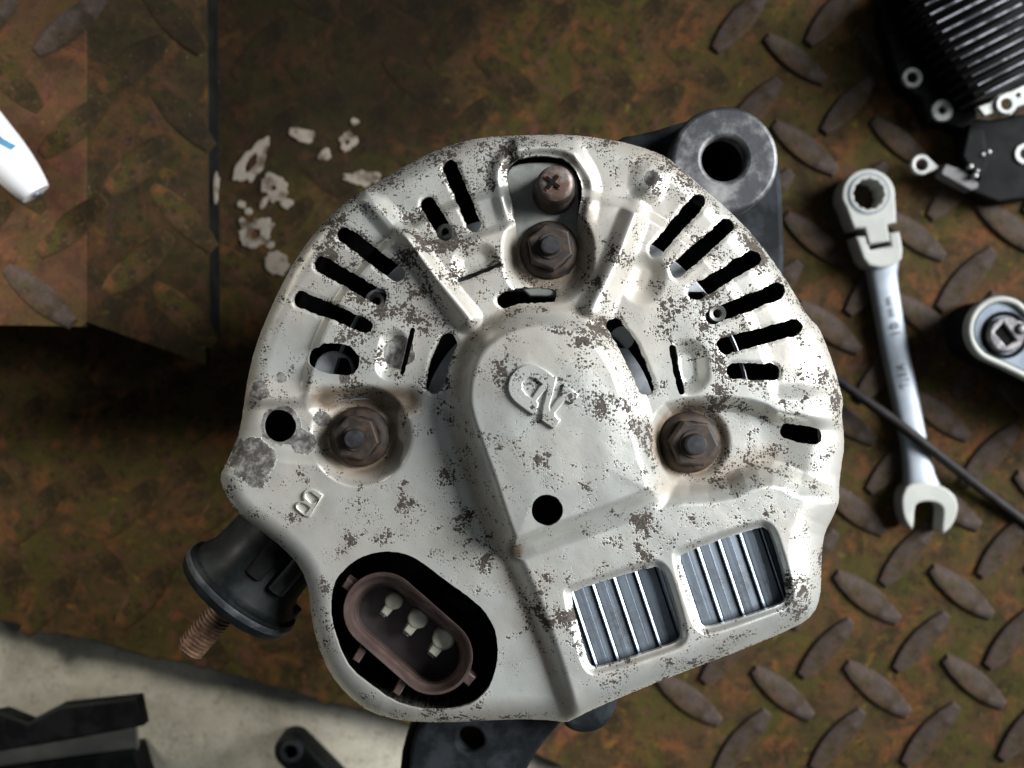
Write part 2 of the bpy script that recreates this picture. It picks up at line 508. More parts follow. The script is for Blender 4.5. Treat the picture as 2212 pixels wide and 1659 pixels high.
# dried pale paint on the plate
def blob(cx, cy, rx, ry, ang, seed, n=72, tail=None):
    r = np.random.default_rng(seed)
    t = np.linspace(0, 2 * np.pi, n, endpoint=False)
    k = 1 + sum(r.uniform(-.10, .10) * np.cos(m * t + r.uniform(0, 6.28)) * (1.6 if m < 4 else .8 if m < 7 else .42) for m in range(2, 15))
    x, y = rx * k * np.cos(t), ry * k * np.sin(t)
    a = math.radians(ang)
    return np.stack([cx + x * math.cos(a) - y * math.sin(a), cy + x * math.sin(a) + y * math.cos(a)], 1)
def A(zx, zy): return (474.4 + zx * .30637, 257.5 + zy * .30637)
splats = [((225, 300), 56, 23, -58, .5), ((580, 110), 27, 15, 5, 0), ((905, 155), 22, 17, -40, .35), ((740, 250), 14, 12, -40, 0),
          ((385, 478), 30, 27, 20, .25), ((310, 585), 16, 6, -58, 0), ((470, 592), 12, 12, 0, 0), ((150, 600), 9, 8, 0, 0), ((200, 650), 8, 8, 0, 0),
          ((255, 800), 38, 29, -35, .4), ((165, 735), 13, 8, 60, 0), ((355, 885), 9, 8, 0, 0), ((400, 1015), 28, 24, 40, 0), ((1010, 415), 36, 17, 8, 0), ((950, 15), 8, 8, 0, 0)]
for i, (c, rx, ry, an, hole) in enumerate(splats):
    cx, cy = A(*c)
    lp = [blob(cx, cy, rx, ry, an, 40 + i)]
    if hole: lp.append(blob(cx - 2, cy + 2, rx * hole * .8, ry * hole * .8, an, 90 + i)[::-1])
    prism("paint_splat", lp, .0007, -.0002, M['splat'], floor, bevel=.0002, smooth=50)

# ------------------------------------------------------------------ bent plate (ramp) at the left
def step_plate():
    t = .004
    rows = [(-520, .030), (60, .030), (176, .030), (188, .0296), (200, .0286), (320, .0225), (436, .0160)]
    def low(x):
        if x <= 180: return 702 + 6 * math.sin(x * .05)
        return 698 + (x - 186) * .345 + 4 * math.sin(x * .09)
    bm = bmesh.new()
    cols = []
    for x, z in rows:
        col = []
        for j in range(25):
            y = -420 + (low(x) + 420) * j / 24
            p = W(x + (9 * j / 24 if x > 400 else 0), y, z)
            col.append(p)
        cols.append(col)
    vs = [[bm.verts.new(p) for p in c] for c in cols]
    for a, b in zip(vs, vs[1:]):
        for i in range(24): bm.faces.new((a[i], a[i + 1], b[i + 1], b[i]))
    lo = [[bm.verts.new(p - Vector((0, 0, t))) for p in c] for c in cols]
    for a, b in zip(lo, lo[1:]):
        for i in range(24): bm.faces.new((a[i], b[i], b[i + 1], a[i + 1]))
    nR = len(rows)
    for k in range(nR - 1):
        bm.faces.new((vs[k][24], lo[k][24], lo[k + 1][24], vs[k + 1][24]))
        bm.faces.new((vs[k][0], vs[k + 1][0], lo[k + 1][0], lo[k][0]))
    for i in range(24):
        bm.faces.new((vs[-1][i], vs[-1][i + 1], lo[-1][i + 1], lo[-1][i]))
        bm.faces.new((vs[0][i], lo[0][i], lo[0][i + 1], vs[0][i + 1]))
    # upright leg below the right hand edge
    ex = [p.copy() for p in cols[-1]]
    for a, b in zip(range(0, 23), range(1, 24)):
        pa, pb = ex[a], ex[b]
        q = [Vector((pa.x - .0035, pa.y, pa.z - t)), Vector((pa.x - .0006, pa.y, pa.z - t)), Vector((pb.x - .0006, pb.y, pb.z - t)), Vector((pb.x - .0035, pb.y, pb.z - t))]
        up = [bm.verts.new(v) for v in q]; dn = [bm.verts.new((v.x, v.y, .0)) for v in q]
        bm.faces.new((up[1], dn[1], dn[2], up[2])); bm.faces.new((up[0], up[3], dn[3], dn[0]))
        if a == 22: bm.faces.new((up[2], dn[2], dn[3], up[3]))
        if a == 0: bm.faces.new((up[0], dn[0], dn[1], up[1]))
    bmesh.ops.remove_doubles(bm, verts=bm.verts, dist=1e-7)
    bmesh.ops.recalc_face_normals(bm, faces=bm.faces)
    me = bpy.data.meshes.new("ramp"); bm.to_mesh(me); bm.free()
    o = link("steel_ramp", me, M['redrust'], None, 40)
    me.materials.append(M['slope_shade']); me.materials.append(M['void'])
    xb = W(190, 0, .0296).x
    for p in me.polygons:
        if p.center.x > xb: p.material_index = 2 if p.center.z < .0105 and abs(p.normal.z) < .5 else 1  # leg faces near-black, slope in its painted shade
    return o
ramp = tag(step_plate(), kind='structure')
for k, (x, y, a, w) in enumerate([(150, 55, 40, 1), (160, 275, 40, 0), (20, 170, -45, 0), (30, 388, -45, 0), (155, 490, 40, 0), (85, 640, -40, 1), (-40, 60, 40, 1), (-50, 500, 40, 0)]):
    put_lug(ramp, x, y, .03005, a, w, random.uniform(.4, .6) if w else .2)
for k, (x, y, a) in enumerate([(300, 355, 45), (300, 570, 45), (285, 140, 45), (390, 250, -45), (395, 470, -45), (400, 680, -45), (370, 40, -45)]):
    z = .0302 - (x - 188) * (.0136 / 248)
    o = put_lug(ramp, x, y, z - .0001, a, False, .3)
    o.rotation_euler = (Matrix.Rotation(math.atan2(.0136, 248 * sc(.022)), 3, 'Y') @ Matrix.Rotation(math.radians(a), 3, 'Z')).to_euler()
prism("paint_splat", [blob(466, 405, 5, 34, 2, 7)], .0105, .0095, M['splat'], ramp, bevel=.0002)

# ------------------------------------------------------------------ alternator
alt = thing("alternator", "pitted silver alternator lying face up on the rusty chequer plate", "alternator", W(1165, 920, 0.0))

def sdf_poly(X, Y, poly):
    p = np.asarray(poly, float); q = np.roll(p, -1, axis=0)
    d2 = np.full(X.shape, 1e12); ins = np.zeros(X.shape, bool)
    for (x1, y1), (x2, y2) in zip(p, q):
        ex, ey = x2 - x1, y2 - y1
        l2 = ex * ex + ey * ey + 1e-9
        t = np.clip(((X - x1) * ex + (Y - y1) * ey) / l2, 0, 1)
        dx, dy = X - x1 - t * ex, Y - y1 - t * ey
        d2 = np.minimum(d2, dx * dx + dy * dy)
        if y1 != y2:
            ins ^= ((y1 > Y) != (y2 > Y)) & (X < (x2 - x1) * (Y - y1) / (y2 - y1) + x1)
    return np.where(ins, 1, -1) * np.sqrt(d2)

def sdf_line(X, Y, pts, r):
    """positive inside a rounded polyline of radius r (number or one per point)"""
    best = np.full(X.shape, -1e9)
    rr = r if hasattr(r, '__len__') else [r] * len(pts)
    for (a, b, ra, rb) in zip(pts, pts[1:], rr, rr[1:]):
        ex, ey = b[0] - a[0], b[1] - a[1]
        t = np.clip(((X - a[0]) * ex + (Y - a[1]) * ey) / (ex * ex + ey * ey + 1e-9), 0, 1)
        d = (ra + (rb - ra) * t) - np.hypot(X - a[0] - t * ex, Y - a[1] - t * ey)
        best = np.maximum(best, d)
    return best

def ss(d, a, b):
    t = np.clip((d - a) / (b - a), 0, 1)
    return t * t * (3 - 2 * t)

SLOTS = [([(745, 508), (858, 592)], 15.5), ([(696, 571), (819, 642)], 15.5), ([(651, 647), (790, 704)], [16, 14]),
         ([(972, 361), (1024, 484)], 14.5), ([(926, 442), (962, 503)], 15.5),
         ([(1507, 436), (1417, 541)], [15, 13]), ([(1569, 489), (1463, 583)], 15), ([(1627, 558), (1504, 631)], 15.5),
         ([(1679, 629), (1540, 684)], [16.5, 14]), ([(1716, 707), (1566, 747)], 16), ([(1584, 801), (1665, 804)], [15, 17])]
ARCS = [([(967, 741), (951, 780), (937, 833)], [20, 21, 18]), ([(1090, 648), (1135, 637), (1188, 638)], [17, 17, 15]),
        ([(1327, 704), (1357, 748), (1383, 800), (1396, 837)], [17, 20, 20, 17])]
SLITS = [([(992, 606), (1080, 571)], 4.5), ([(891, 713), (869, 805)], [6, 5]), ([(1453, 752), (1461, 800), (1473, 846)], [8, 7, 7])]
OVAL = chaikin([(664, 775), (672, 755), (695, 743), (725, 741), (755, 747), (772, 762), (778, 785), (772, 803), (755, 812), (720, 808), (690, 803), (670, 792)], 1)
ROUND = [circle(604, 920, 35, rag=.015), circle(1182, 1102, 34, rag=.008)]
SLOTR = ([(1701, 932), (1756, 942)], [17, 20])
CONN = chaikin([(713, 1302), (719, 1262), (737, 1237), (762, 1213), (792, 1198), (832, 1190), (869, 1194), (897, 1205), (924, 1224), (970, 1259),
                (1016, 1292), (1045, 1318), (1066, 1350), (1076, 1388), (1073, 1440), (1062, 1476), (1040, 1507), (1002, 1528), (955, 1535),
                (895, 1532), (847, 1515), (801, 1483), (758, 1449), (737, 1412), (722, 1369), (714, 1335)], 1)
WIN1 = chaikin([(1232, 1284), (1238, 1276), (1410, 1222), (1427, 1228), (1440, 1250), (1472, 1360), (1468, 1385), (1440, 1396), (1290, 1445), (1274, 1438), (1262, 1400)], 2)
WIN2 = chaikin([(1466, 1206), (1475, 1194), (1640, 1137), (1658, 1142), (1670, 1165), (1702, 1275), (1698, 1300), (1670, 1312), (1530, 1358), (1512, 1348), (1500, 1312)], 2)
TOPWIN = chaikin([(1094, 378), (1102, 355), (1125, 340), (1180, 335), (1222, 343), (1245, 368), (1257, 398), (1258, 420), (1250, 450), (1246, 520),
                  (1244, 570), (1226, 596), (1186, 608), (1147, 596), (1126, 570), (1118, 520), (1110, 455), (1098, 405)], 1)
HUMP = chaikin([(974, 860), (982, 795), (1008, 735), (1056, 692), (1110, 668), (1172, 661), (1240, 670), (1302, 704), (1348, 757), (1378, 830), (1402, 910),
                (1428, 1000), (1446, 1066), (1425, 1092), (1300, 1140), (1185, 1178), (1118, 1208), (1086, 1200), (1062, 1140), (1032, 1045), (1002, 965), (982, 905)], 3)
PANEL = chaikin([(1098, 1190), (1300, 1115), (1440, 1066), (1560, 1064), (1625, 1030), (1685, 1026), (1745, 1058), (1900, 1075), (1900, 1450), (1260, 1640),
                 (1236, 1570), (1196, 1440), (1150, 1310), (1118, 1240)], 1)
CHAN = chaikin([(1404, 960), (1415, 905), (1450, 868), (1560, 862), (1640, 872), (1690, 902), (1900, 915), (1900, 1050), (1745, 1050), (1682, 1018), (1622, 1022),
                (1560, 1054), (1466, 1066), (1425, 1030)], 1)

def build_cover():
    st = 3.0
    xs = np.arange(456, 1842, st); ys = np.arange(276, 1578, st)
    X, Y = np.meshgrid(xs, ys, indexing='ij')
    dout = sdf_poly(X, Y, chaikin(OUT, 1))
    rag = 3.4 * vnoise(X, Y, 1 / 7.0, 1) + 3.0 * vnoise(X, Y, 1 / 16.0, 2)
    holes = [sdf_line(X, Y, p, r) + rag for p, r in SLOTS + ARCS]
    holes[:11] = [d_ + 1.8 for d_ in holes[:11]]
    holes += [sdf_line(X, Y, p, r) + rag * .6 for p, r in SLITS] + [sdf_line(X, Y, *SLOTR) + rag]
    holes += [sdf_poly(X, Y, OVAL) + rag * .8]
    holes += [sdf_poly(X, Y, c) + rag * .25 for c in ROUND]
    dconn = sdf_poly(X, Y, CONN); dw1 = sdf_poly(X, Y, WIN1); dw2 = sdf_poly(X, Y, WIN2); dtop = sdf_poly(X, Y, TOPWIN)
    holes += [dconn + rag * .3, dw1 + rag * .4, dw2 + rag * .4, dtop + rag * .5]
    dh = np.max(holes, axis=0)
    small = np.max(holes[:15], axis=0)
    phi = np.minimum(dout + rag * .15, -dh)
    # --- relief in millimetres
    r = np.hypot(X - 1165, Y - 920)
    up = ss(-(Y - 850), -20, 30)
    h = np.zeros_like(X)
    h -= 2.4 * ss(r, 502, 524) * up
    sector = ss(sdf_poly(X, Y, [(862, 500), (1016, 700), (1285, 690), (1370, 452), (1390, 330), (1150, 240), (800, 400)]), -14, 22)
    h += 1.0 * sector
    topx = ss(sdf_poly(X, Y, [(788, 400), (872, 505), (1000, 520), (1120, 480), (1110, 300), (1000, 250), (800, 330)]), -9, 12)
    h -= 1.7 * topx
    h -= 1.2 * ss(sdf_poly(X, Y, [(1250, 300), (1255, 440), (1360, 440), (1445, 360), (1380, 280)]), -12, 20)
    # ribs
    rib1 = sdf_line(X, Y, [(872, 505), (940, 600), (1010, 690)], [13, 15, 18])
    rib2 = sdf_line(X, Y, [(1372, 462), (1335, 560), (1285, 672)], [15, 16, 22])
    h += 3.2 * ss(rib1, -17, 16) + 3.0 * ss(rib2, -22, 18)
    lump = sdf_line(X, Y, [(1405, 372), (1400, 400)], 34)
    h += 1.6 * ss(lump, -12, 26)
    lump2 = sdf_line(X, Y, [(795, 425), (850, 490)], 20)
    h += 1.6 * ss(lump2, -14, 16)
    # top fastener pocket and lip of its window
    dtopw = sdf_line(X, Y, [(1185, 538), (1185, 560)], 88)
    h -= 4.2 * ss(dtopw, -16, 24) * (1 - ss(-(Y - 470), 0, 60))
    lip = ss(-dtop, 0, 20) * (1 - ss(-dtop, 20, 44)) * ss(-(Y - 500), 0, 60)
    h += 1.3 * lip
    # left pocket
    lp = np.maximum(sdf_line(X, Y, [(778, 943), (782, 940)], 102), 0 * X - 999)
    h -= 5.2 * ss(lp, -10, 34)
    lch = sdf_line(X, Y, [(778, 930), (600, 925), (520, 930)], [70, 62, 70])
    h -= 2.2 * ss(lch, -14, 26) * (1 - ss(lp, -10, 34))
    h -= 1.8 * ss(sdf_line(X, Y, [(700, 868), (880, 868)], 22), -20, 18)
    # right pocket with its channel to the rim
    ch = sdf_poly(X, Y, CHAN)
    h -= 3.6 * ss(ch, -10, 26) * (1 - .55 * ss(X, 1640, 1800))
    rp = sdf_line(X, Y, [(1488, 955), (1489, 956)], 84)
    h -= 1.4 * ss(rp, -8, 20)
    # central hump and lower right panel
    hu = sdf_poly(X, Y, HUMP)
    pa = sdf_poly(X, Y, PANEL)
    base = 3.6 * ss(pa, -20, 28)
    hump = 8.8 * ss(hu, -12, 46) + 0.5 * ss(hu, 30, 120)
    h = h * (1 - ss(hu, -10, 46)) + np.maximum(base * (1 - ss(hu, -10, 46)), 0) + hump
    # rounded lips of the cooling windows
    for d in (dw1, dw2):
        h -= 1.3 * (1 - ss(-d, 0, 17))
    # pressed half moons beside the slits
    h -= 1.7 * ss(sdf_line(X, Y, [(1012, 570), (1040, 560)], 30), -10, 22) * ss(sdf_poly(X, Y, [(960, 618), (1100, 560), (1060, 500), (940, 560)]), -4, 6)
    h -= 1.5 * ss(sdf_line(X, Y, [(850, 740), (842, 790)], 24), -10, 18)
    h -= 2.0 * ss(sdf_line(X, Y, [(1484, 780), (1486, 806)], 40), -12, 28) * ss(sdf_poly(X, Y, [(1450, 720), (1478, 880), (1580, 880), (1560, 720)]), -3, 6)
    h -= 1.6 * ss(sdf_line(X, Y, [(1395, 590), (1388, 612)], 26), -24, 18)
    # outer rolled edge
    R = 40.0 + 38 * ss(X, 1450, 1760) + 12 * ss(Y, 1250, 1480)
    dd = np.clip(dout, 0, R)
    h -= .095 * R * (1 - np.sqrt(np.clip(1 - ((R - dd) / R) ** 2, 0, 1)))
    h -= 0.18 * (1 - ss(-small, 0, 7))
    h += 0.20 * vnoise(X, Y, 1 / 60.0, 5) + .035 * vnoise(X, Y, 1 / 21.0, 6)
    # --- wear masks
    def near(cx, cy, r0, r1): return 1 - ss(np.hypot(X - cx, Y - cy), r0, r1)
    dirt = np.zeros_like(X)
    for cx, cy, a, b in ((778, 943, 66, 112), (1488, 955, 66, 105), (1185, 545, 60, 120)):
        dirt = np.maximum(dirt, .85 * near(cx, cy, a, b))
    dirt = np.maximum(dirt, .75 * ss(sdf_line(X, Y, [(690, 862), (880, 866)], 26), -24, 12))
    dirt = np.maximum(dirt, .55 * ss(sdf_line(X, Y, [(1262, 470), (1262, 560), (1215, 640)], 26), -34, 20))
    dirt = np.maximum(dirt, .55 * ss(sdf_line(X, Y, [(1440, 1045), (1560, 1030), (1660, 985)], 22), -30, 14))
    dirt = np.maximum(dirt, .45 * ss(-(dout - 60), 0, 60) * ss(-(Y - 420), -40, 60))
    dirt = np.maximum(dirt, .45 * ss(sdf_line(X, Y, [(1395, 600), (1380, 640)], 30), -30, 20))
    dirt = np.maximum(dirt, .55 * ss(sdf_line(X, Y, [(985, 850), (1010, 735), (1110, 665)], 10), -22, 8))
    dirt = np.maximum(dirt, .40 * ss(sdf_line(X, Y, [(560, 860), (680, 870)], 50), -40, 30))
    dirt = np.maximum(dirt, .50 * ss(sdf_line(X, Y, [(978, 900), (1030, 1070), (1085, 1205), (1160, 1380), (1228, 1540)], 9), -20, 6))
    dirt = np.maximum(dirt, .35 * ss(sdf_line(X, Y, [(1290, 1455), (1470, 1395)], 8), -14, 6))
    dirt = np.maximum(dirt, .16 * ss(-(Y - 860), -80, 160) + .45 * np.clip(vnoise(X, Y, 1 / 90., 8), 0, 1))
    dirt = np.clip(dirt * 1.25, 0, .95)
    dirt = np.maximum(dirt, .65 * ss(sdf_line(X, Y, [(985, 850), (1010, 735), (1110, 662), (1240, 664), (1310, 700)], 9), -24, 6))
    dirt = np.maximum(dirt, .95 * near(1112, 1190, 8, 34))
    corr = np.zeros_like(X)
    for cx, cy, a, b in ((546, 990, 26, 70), (556, 1030, 4, 40), (604, 920, 28, 58), (655, 955, 2, 46), (562, 842, 2, 36), (610, 815, 0, 22), (745, 818, 2, 22),
                         (1405, 385, 0, 28), (700, 905, 2, 30), (862, 760, 18, 50),):
        corr = np.maximum(corr, near(cx, cy, a, b))
    edge = np.exp(-np.clip(-small, 0, 99) / 12.0) + .6 * np.exp(-np.clip(dout, 0, 999) / 60.0) * ss(-(Y - 560), -60, 100)
    # --- clip the grid at phi = 0
    nx, ny = X.shape
    idx = np.arange(nx * ny).reshape(nx, ny)
    a, b, c, d = idx[:-1, :-1], idx[1:, :-1], idx[1:, 1:], idx[:-1, 1:]
    tri = np.concatenate([np.stack([a, b, c], -1).reshape(-1, 3), np.stack([a, c, d], -1).reshape(-1, 3)])
    ph = phi.ravel(); ins = ph > 0
    cnt = ins[tri].sum(1)
    full = tri[cnt == 3]
    def rot(t, want):           # rotate so that the odd vertex comes first
        o = np.where(ins[t] == want)[1] if False else np.argmax(ins[t] == want, axis=1)
        return np.stack([t[np.arange(len(t)), (o + k) % 3] for k in range(3)], 1)
    one, two = rot(tri[cnt == 1], True), rot(tri[cnt == 2], False)
    e = np.concatenate([one[:, [0, 1]], one[:, [0, 2]], two[:, [0, 1]], two[:, [0, 2]]])
    es = np.sort(e, axis=1)
    uq, inv = np.unique(es, axis=0, return_inverse=True); inv = inv.ravel()
    t = ph[uq[:, 0]] / (ph[uq[:, 0]] - ph[uq[:, 1]])
    N0 = nx * ny
    def lerp(A_):
        f = A_.ravel(); return np.concatenate([f, f[uq[:, 0]] * (1 - t) + f[uq[:, 1]] * t])
    VX, VY, VH, VD, VC, VE, VO = map(lerp, (X, Y, h, dirt, corr, edge, dout))
    n1, n2 = len(one), len(two)
    o1, o2, q1, q2 = inv[:n1] + N0, inv[n1:2 * n1] + N0, inv[2 * n1:2 * n1 + n2] + N0, inv[2 * n1 + n2:] + N0
    faces = np.concatenate([full, np.stack([one[:, 0], o1, o2], 1), np.stack([q1, two[:, 1], two[:, 2]], 1), np.stack([q1, two[:, 2], q2], 1)])
    bound = np.concatenate([np.stack([o1, o2], 1), np.stack([q2, q1], 1)])
    used = np.unique(faces); mp = np.full(len(VX), -1); mp[used] = np.arange(len(used))
    faces = mp[faces]; bound = mp[bound]
    VX, VY, VH, VD, VC, VE, VO = (v[used] for v in (VX, VY, VH, VD, VC, VE, VO))
    Z = TOP_Z + VH * .00115
    K = WIDTH / IMG_W * (CAM_Z - Z) / (CAM_Z - TOP_Z)
    P = np.stack([(VX - CX) * K, -(VY - CY) * K, Z], 1)
    faces = faces[:, ::-1]; bound = bound[:, ::-1]
    # turned-down rim outside, sheet thickness inside the cut-outs
    outer = VO[bound].mean(1) < 6
    bv = np.unique(bound); m2 = np.full(len(P), -1); m2[bv] = np.arange(len(bv)) + len(P)
    isout = np.zeros(len(P), bool); isout[bound[outer].ravel()] = True
    m3 = np.full(len(P), -1); m3[bv] = np.arange(len(bv)) + len(P) + len(bv)
    topdup = P[bv].copy()
    low = P[bv].copy()
    lo_out = isout[bv]
    low[:, 2] -= np.where(lo_out, 0.0, .0011)
    low[lo_out, 2] = .076
    low[lo_out, :2] = (low[lo_out, :2] - np.array([.0057, -.0088])) * .985 + np.array([.0057, -.0088])
    topdup[lo_out, 2] -= 1e-5
    side = np.concatenate([np.stack([m2[bound[:, 0]], m3[bound[:, 0]], m3[bound[:, 1]]], 1), np.stack([m2[bound[:, 0]], m3[bound[:, 1]], m2[bound[:, 1]]], 1)])
    allv = np.concatenate([P, topdup, low]); allf = np.concatenate([faces, side])
    off = np.array(ORIGIN[alt]); allv = allv - off
    me = bpy.data.meshes.new("end_cover")
    me.vertices.add(len(allv)); me.vertices.foreach_set("co", allv.astype(np.float32).ravel())
    me.loops.add(allf.size); me.loops.foreach_set("vertex_index", allf.astype(np.int32).ravel())
    me.polygons.add(len(allf)); me.polygons.foreach_set("loop_start", np.arange(0, allf.size, 3, dtype=np.int32))
    me.update(calc_edges=True); me.validate()
    for nm, v in (('dirt', VD), ('corr', VC), ('edge', VE)):
        at = me.attributes.new(nm, 'FLOAT', 'POINT')
        at.data.foreach_set("value", np.concatenate([v, v[bv], v[bv]]).astype(np.float32))
    me.shade_smooth()
    me.materials.append(M['cover'])
    o = bpy.data.objects.new("end_cover", me)
    COL.objects.link(o); o.parent = alt; ORIGIN[o] = ORIGIN[alt]
    return o
cover = build_cover()

# raised marks pressed in the cover
def LG(p): return [(1077.5 + x * .10624, 765.8 + y * .10624) for x, y in p]
logo = LG([(1185, 490), (1080, 400), (900, 275), (760, 205), (620, 190), (480, 228), (340, 320), (240, 440), (192, 580), (190, 720), (230, 840), (310, 940), (400, 1020),
           (705, 1238), (745, 1225), (785, 1130), (812, 990), (780, 945), (985, 675), (972, 760), (905, 1030), (850, 1330), (1120, 1510), (1160, 1480), (1262, 1340), (1155, 1240),
           (1150, 1190), (1335, 965), (1350, 928), (1500, 1002), (1640, 812), (1322, 600), (1262, 840), (1200, 900), (1045, 1120), (1040, 1050), (1090, 870), (1135, 700)])
logo_hole = LG([(490, 580), (560, 490), (640, 458), (740, 488), (868, 590), (680, 880), (560, 800), (488, 700)])
prism("emblem", [logo, logo_hole[::-1]], TOP_Z + .01165, TOP_Z + .0088, M['cover'], cover, bevel=.00022)
def LB(p): return [(623.5 + x * .05719, 1036.9 + y * .05719) for x, y in p]
letB = LB([(1320, 570), (1120, 440), (900, 335), (700, 360), (560, 480), (520, 640), (570, 790), (380, 830), (250, 950), (260, 1080), (430, 1260), (600, 1370), (780, 1410), (900, 1250), (960, 1130)])
hb1 = LB([(640, 540), (760, 440), (850, 465), (1110, 680), (1110, 760), (930, 905), (830, 880), (650, 660)])
hb2 = LB([(350, 900), (450, 862), (620, 905), (800, 1050), (690, 1230), (580, 1280), (350, 1090), (305, 980)])
prism("raised_letter", [letB, hb1[::-1], hb2[::-1]], TOP_Z + .0006, TOP_Z - .0008, M['cover'], cover, bevel=.0002)

# hull below the cover
hc = W(1165, 920, 0.0) ; hcx, hcy = (1165 - CX) * sc(TOP_Z), -(920 - CY) * sc(TOP_Z)
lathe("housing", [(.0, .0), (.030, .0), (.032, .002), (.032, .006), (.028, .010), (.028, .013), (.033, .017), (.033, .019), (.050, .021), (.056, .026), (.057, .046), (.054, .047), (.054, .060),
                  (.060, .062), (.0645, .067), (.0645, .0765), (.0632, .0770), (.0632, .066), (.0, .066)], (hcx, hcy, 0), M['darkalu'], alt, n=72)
lathe('cavity_shade_lining', [(.0630, .0768), (.0630, .0664), (.0, .0664)], (hcx, hcy, 0), M['void'], alt, n=60)  # added black lining that paints the cavity's shade
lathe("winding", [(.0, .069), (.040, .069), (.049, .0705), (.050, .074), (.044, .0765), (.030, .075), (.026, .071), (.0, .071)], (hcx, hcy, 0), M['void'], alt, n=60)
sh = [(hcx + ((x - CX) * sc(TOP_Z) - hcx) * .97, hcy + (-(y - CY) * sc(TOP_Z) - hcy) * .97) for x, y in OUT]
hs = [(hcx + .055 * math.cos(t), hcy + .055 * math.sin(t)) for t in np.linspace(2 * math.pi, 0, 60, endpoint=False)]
link("dark_gap_plate", prism_mesh([sh, hs], .0795, .0770, 0, flat=True), M['void'], alt, 30)  # added dark plate, blocks the gap so the slots stay black
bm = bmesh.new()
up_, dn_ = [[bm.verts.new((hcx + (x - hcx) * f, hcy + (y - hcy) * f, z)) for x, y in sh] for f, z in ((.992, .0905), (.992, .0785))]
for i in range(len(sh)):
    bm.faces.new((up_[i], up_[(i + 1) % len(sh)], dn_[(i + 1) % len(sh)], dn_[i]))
me = bpy.data.meshes.new("dark_gap_wall"); bm.to_mesh(me); bm.free()
link("dark_gap_wall", me, M['void'], alt, 60)  # added dark wall hiding the lit rim behind the slots
# rectifier plate seen through the slots: a horseshoe
zz = .0930
th = np.radians(np.linspace(-30, 210, 60))
ring = [(1165 + 462 * math.cos(t), 920 - 462 * math.sin(t)) for t in th] + [(1165 + 250 * math.cos(t), 920 - 250 * math.sin(t)) for t in th[::-1]]
ring = [p for p in ring if p[1] < 868]
rect_plate = prism("rectifier_plate", [ring, circle(815, 652, 24), circle(720, 800, 42), circle(1345, 730, 22)], zz, zz - .003, M['rect'], alt, bevel=.0003)
for (x, y, r) in ((962, 503, 16), (815, 652, 17), (1547, 678, 17), (985, 815, 14)):
    c = W(x, y, .0938)
    k = sc(.09)
    lathe("rivet", [(r * k * .5, -.002), (r * k * .55, .0012), (r * k, .0016), (r * k * 1.15, .0006), (r * k * 1.15, -.003)], c, M['bracket'], rect_plate, n=24)

# top bracket, screw, nuts
zb = .0958
prism("bracket_plate", [chaikin([(1092, 372), (1112, 355), (1150, 350), (1215, 351), (1243, 372), (1252, 410), (1249, 500), (1252, 640), (1110, 640), (1108, 520), (1104, 450)], 1)], zb, zb - .003, M['bracket'], alt, bevel=.0004)

def nut(px, py, z, r_fl, hex_r, stud_r, rotdeg, stud_off=(0, 0)):
    k = sc(z)
    c = W(px, py, z)
    n = lathe("flange_nut", [(stud_r * k, .0), (r_fl * k, .0), (r_fl * k * 1.0, .0009), (r_fl * k * .97, .0014), (hex_r * k * 1.02, .0022), (hex_r * k * .9, .0022)], c, M['rustnut'], alt, n=48)
    hx = [(px + hex_r * math.cos(math.radians(rotdeg + 60 * i)), py + hex_r * math.sin(math.radians(rotdeg + 60 * i))) for i in range(6)]
    me = prism_mesh([hx], z, z - .0058, .0005, 3)
    me.transform(Matrix.Translation((0, 0, .0062)))
    link("hex_head", me, M['rustnut'], n, 30)
    s = stud_r * k
    lathe("collar", [(s * 1.0, .0055), (s * 1.38, .0061), (s * 1.34, .0066), (s * 1.02, .0066)], c, M['rustnut'], n, n=40)
    lathe("stud", [(s, .004), (s, .0082), (s * .88, .0088), (0, .0089)], c + Vector((stud_off[0] * k, -stud_off[1] * k, 0)), M['studend'], n, n=32)
    return n
nut(778, 943, .0942, 65, 50, 20, 12)
nut(1488, 955, .0942, 66, 52, 22, 5)
nut(1186, 541, .0958, 63, 50, 20, 20)
for (x, y, z, rr) in ((778, 943, .0942, 68), (1488, 955, .0942, 69), (1186, 541, .0958, 0)):
    pass
# Phillips screw with hexagon washer head
c = W(1196, 418, zb)
k = sc(zb)
sc_o = lathe("screw", [(.0, .0), (46 * k, .0), (46 * k, .0012), (41.5 * k, .0032), (39.5 * k, .0090), (37 * k, .0102), (33 * k, .0106), (9 * k, .0106), (7 * k, .0088), (0, .0080)], c, M['rustnut'], alt, n=48)
lathe("screw_face", [(36.5 * k, .01035), (33 * k, .01075), (26 * k, .0109), (0, .0109)], c, M['screwhead'], sc_o, n=40)
cross = []
for i in range(4):
    a = math.radians(90 * i + 38)
    for (dr, da) in ((5.0, -45), (18, -12), (18, 12)):
        cross.append((1194 + dr * math.cos(a + math.radians(da)), 393 + dr * math.sin(a + math.radians(da))))
me = prism_mesh([cross], .1072, .1066, .0)
link("cross_recess", me, M['void'], sc_o, 30)
rc = [(1194 + (x - 1194) * 1.25, 393 + (y - 393) * 1.25 + 1) for x, y in cross]
link("rust_stain", prism_mesh([chaikin(rc, 1)], .10695, .1064, 0), M['rust'], sc_o, 30)

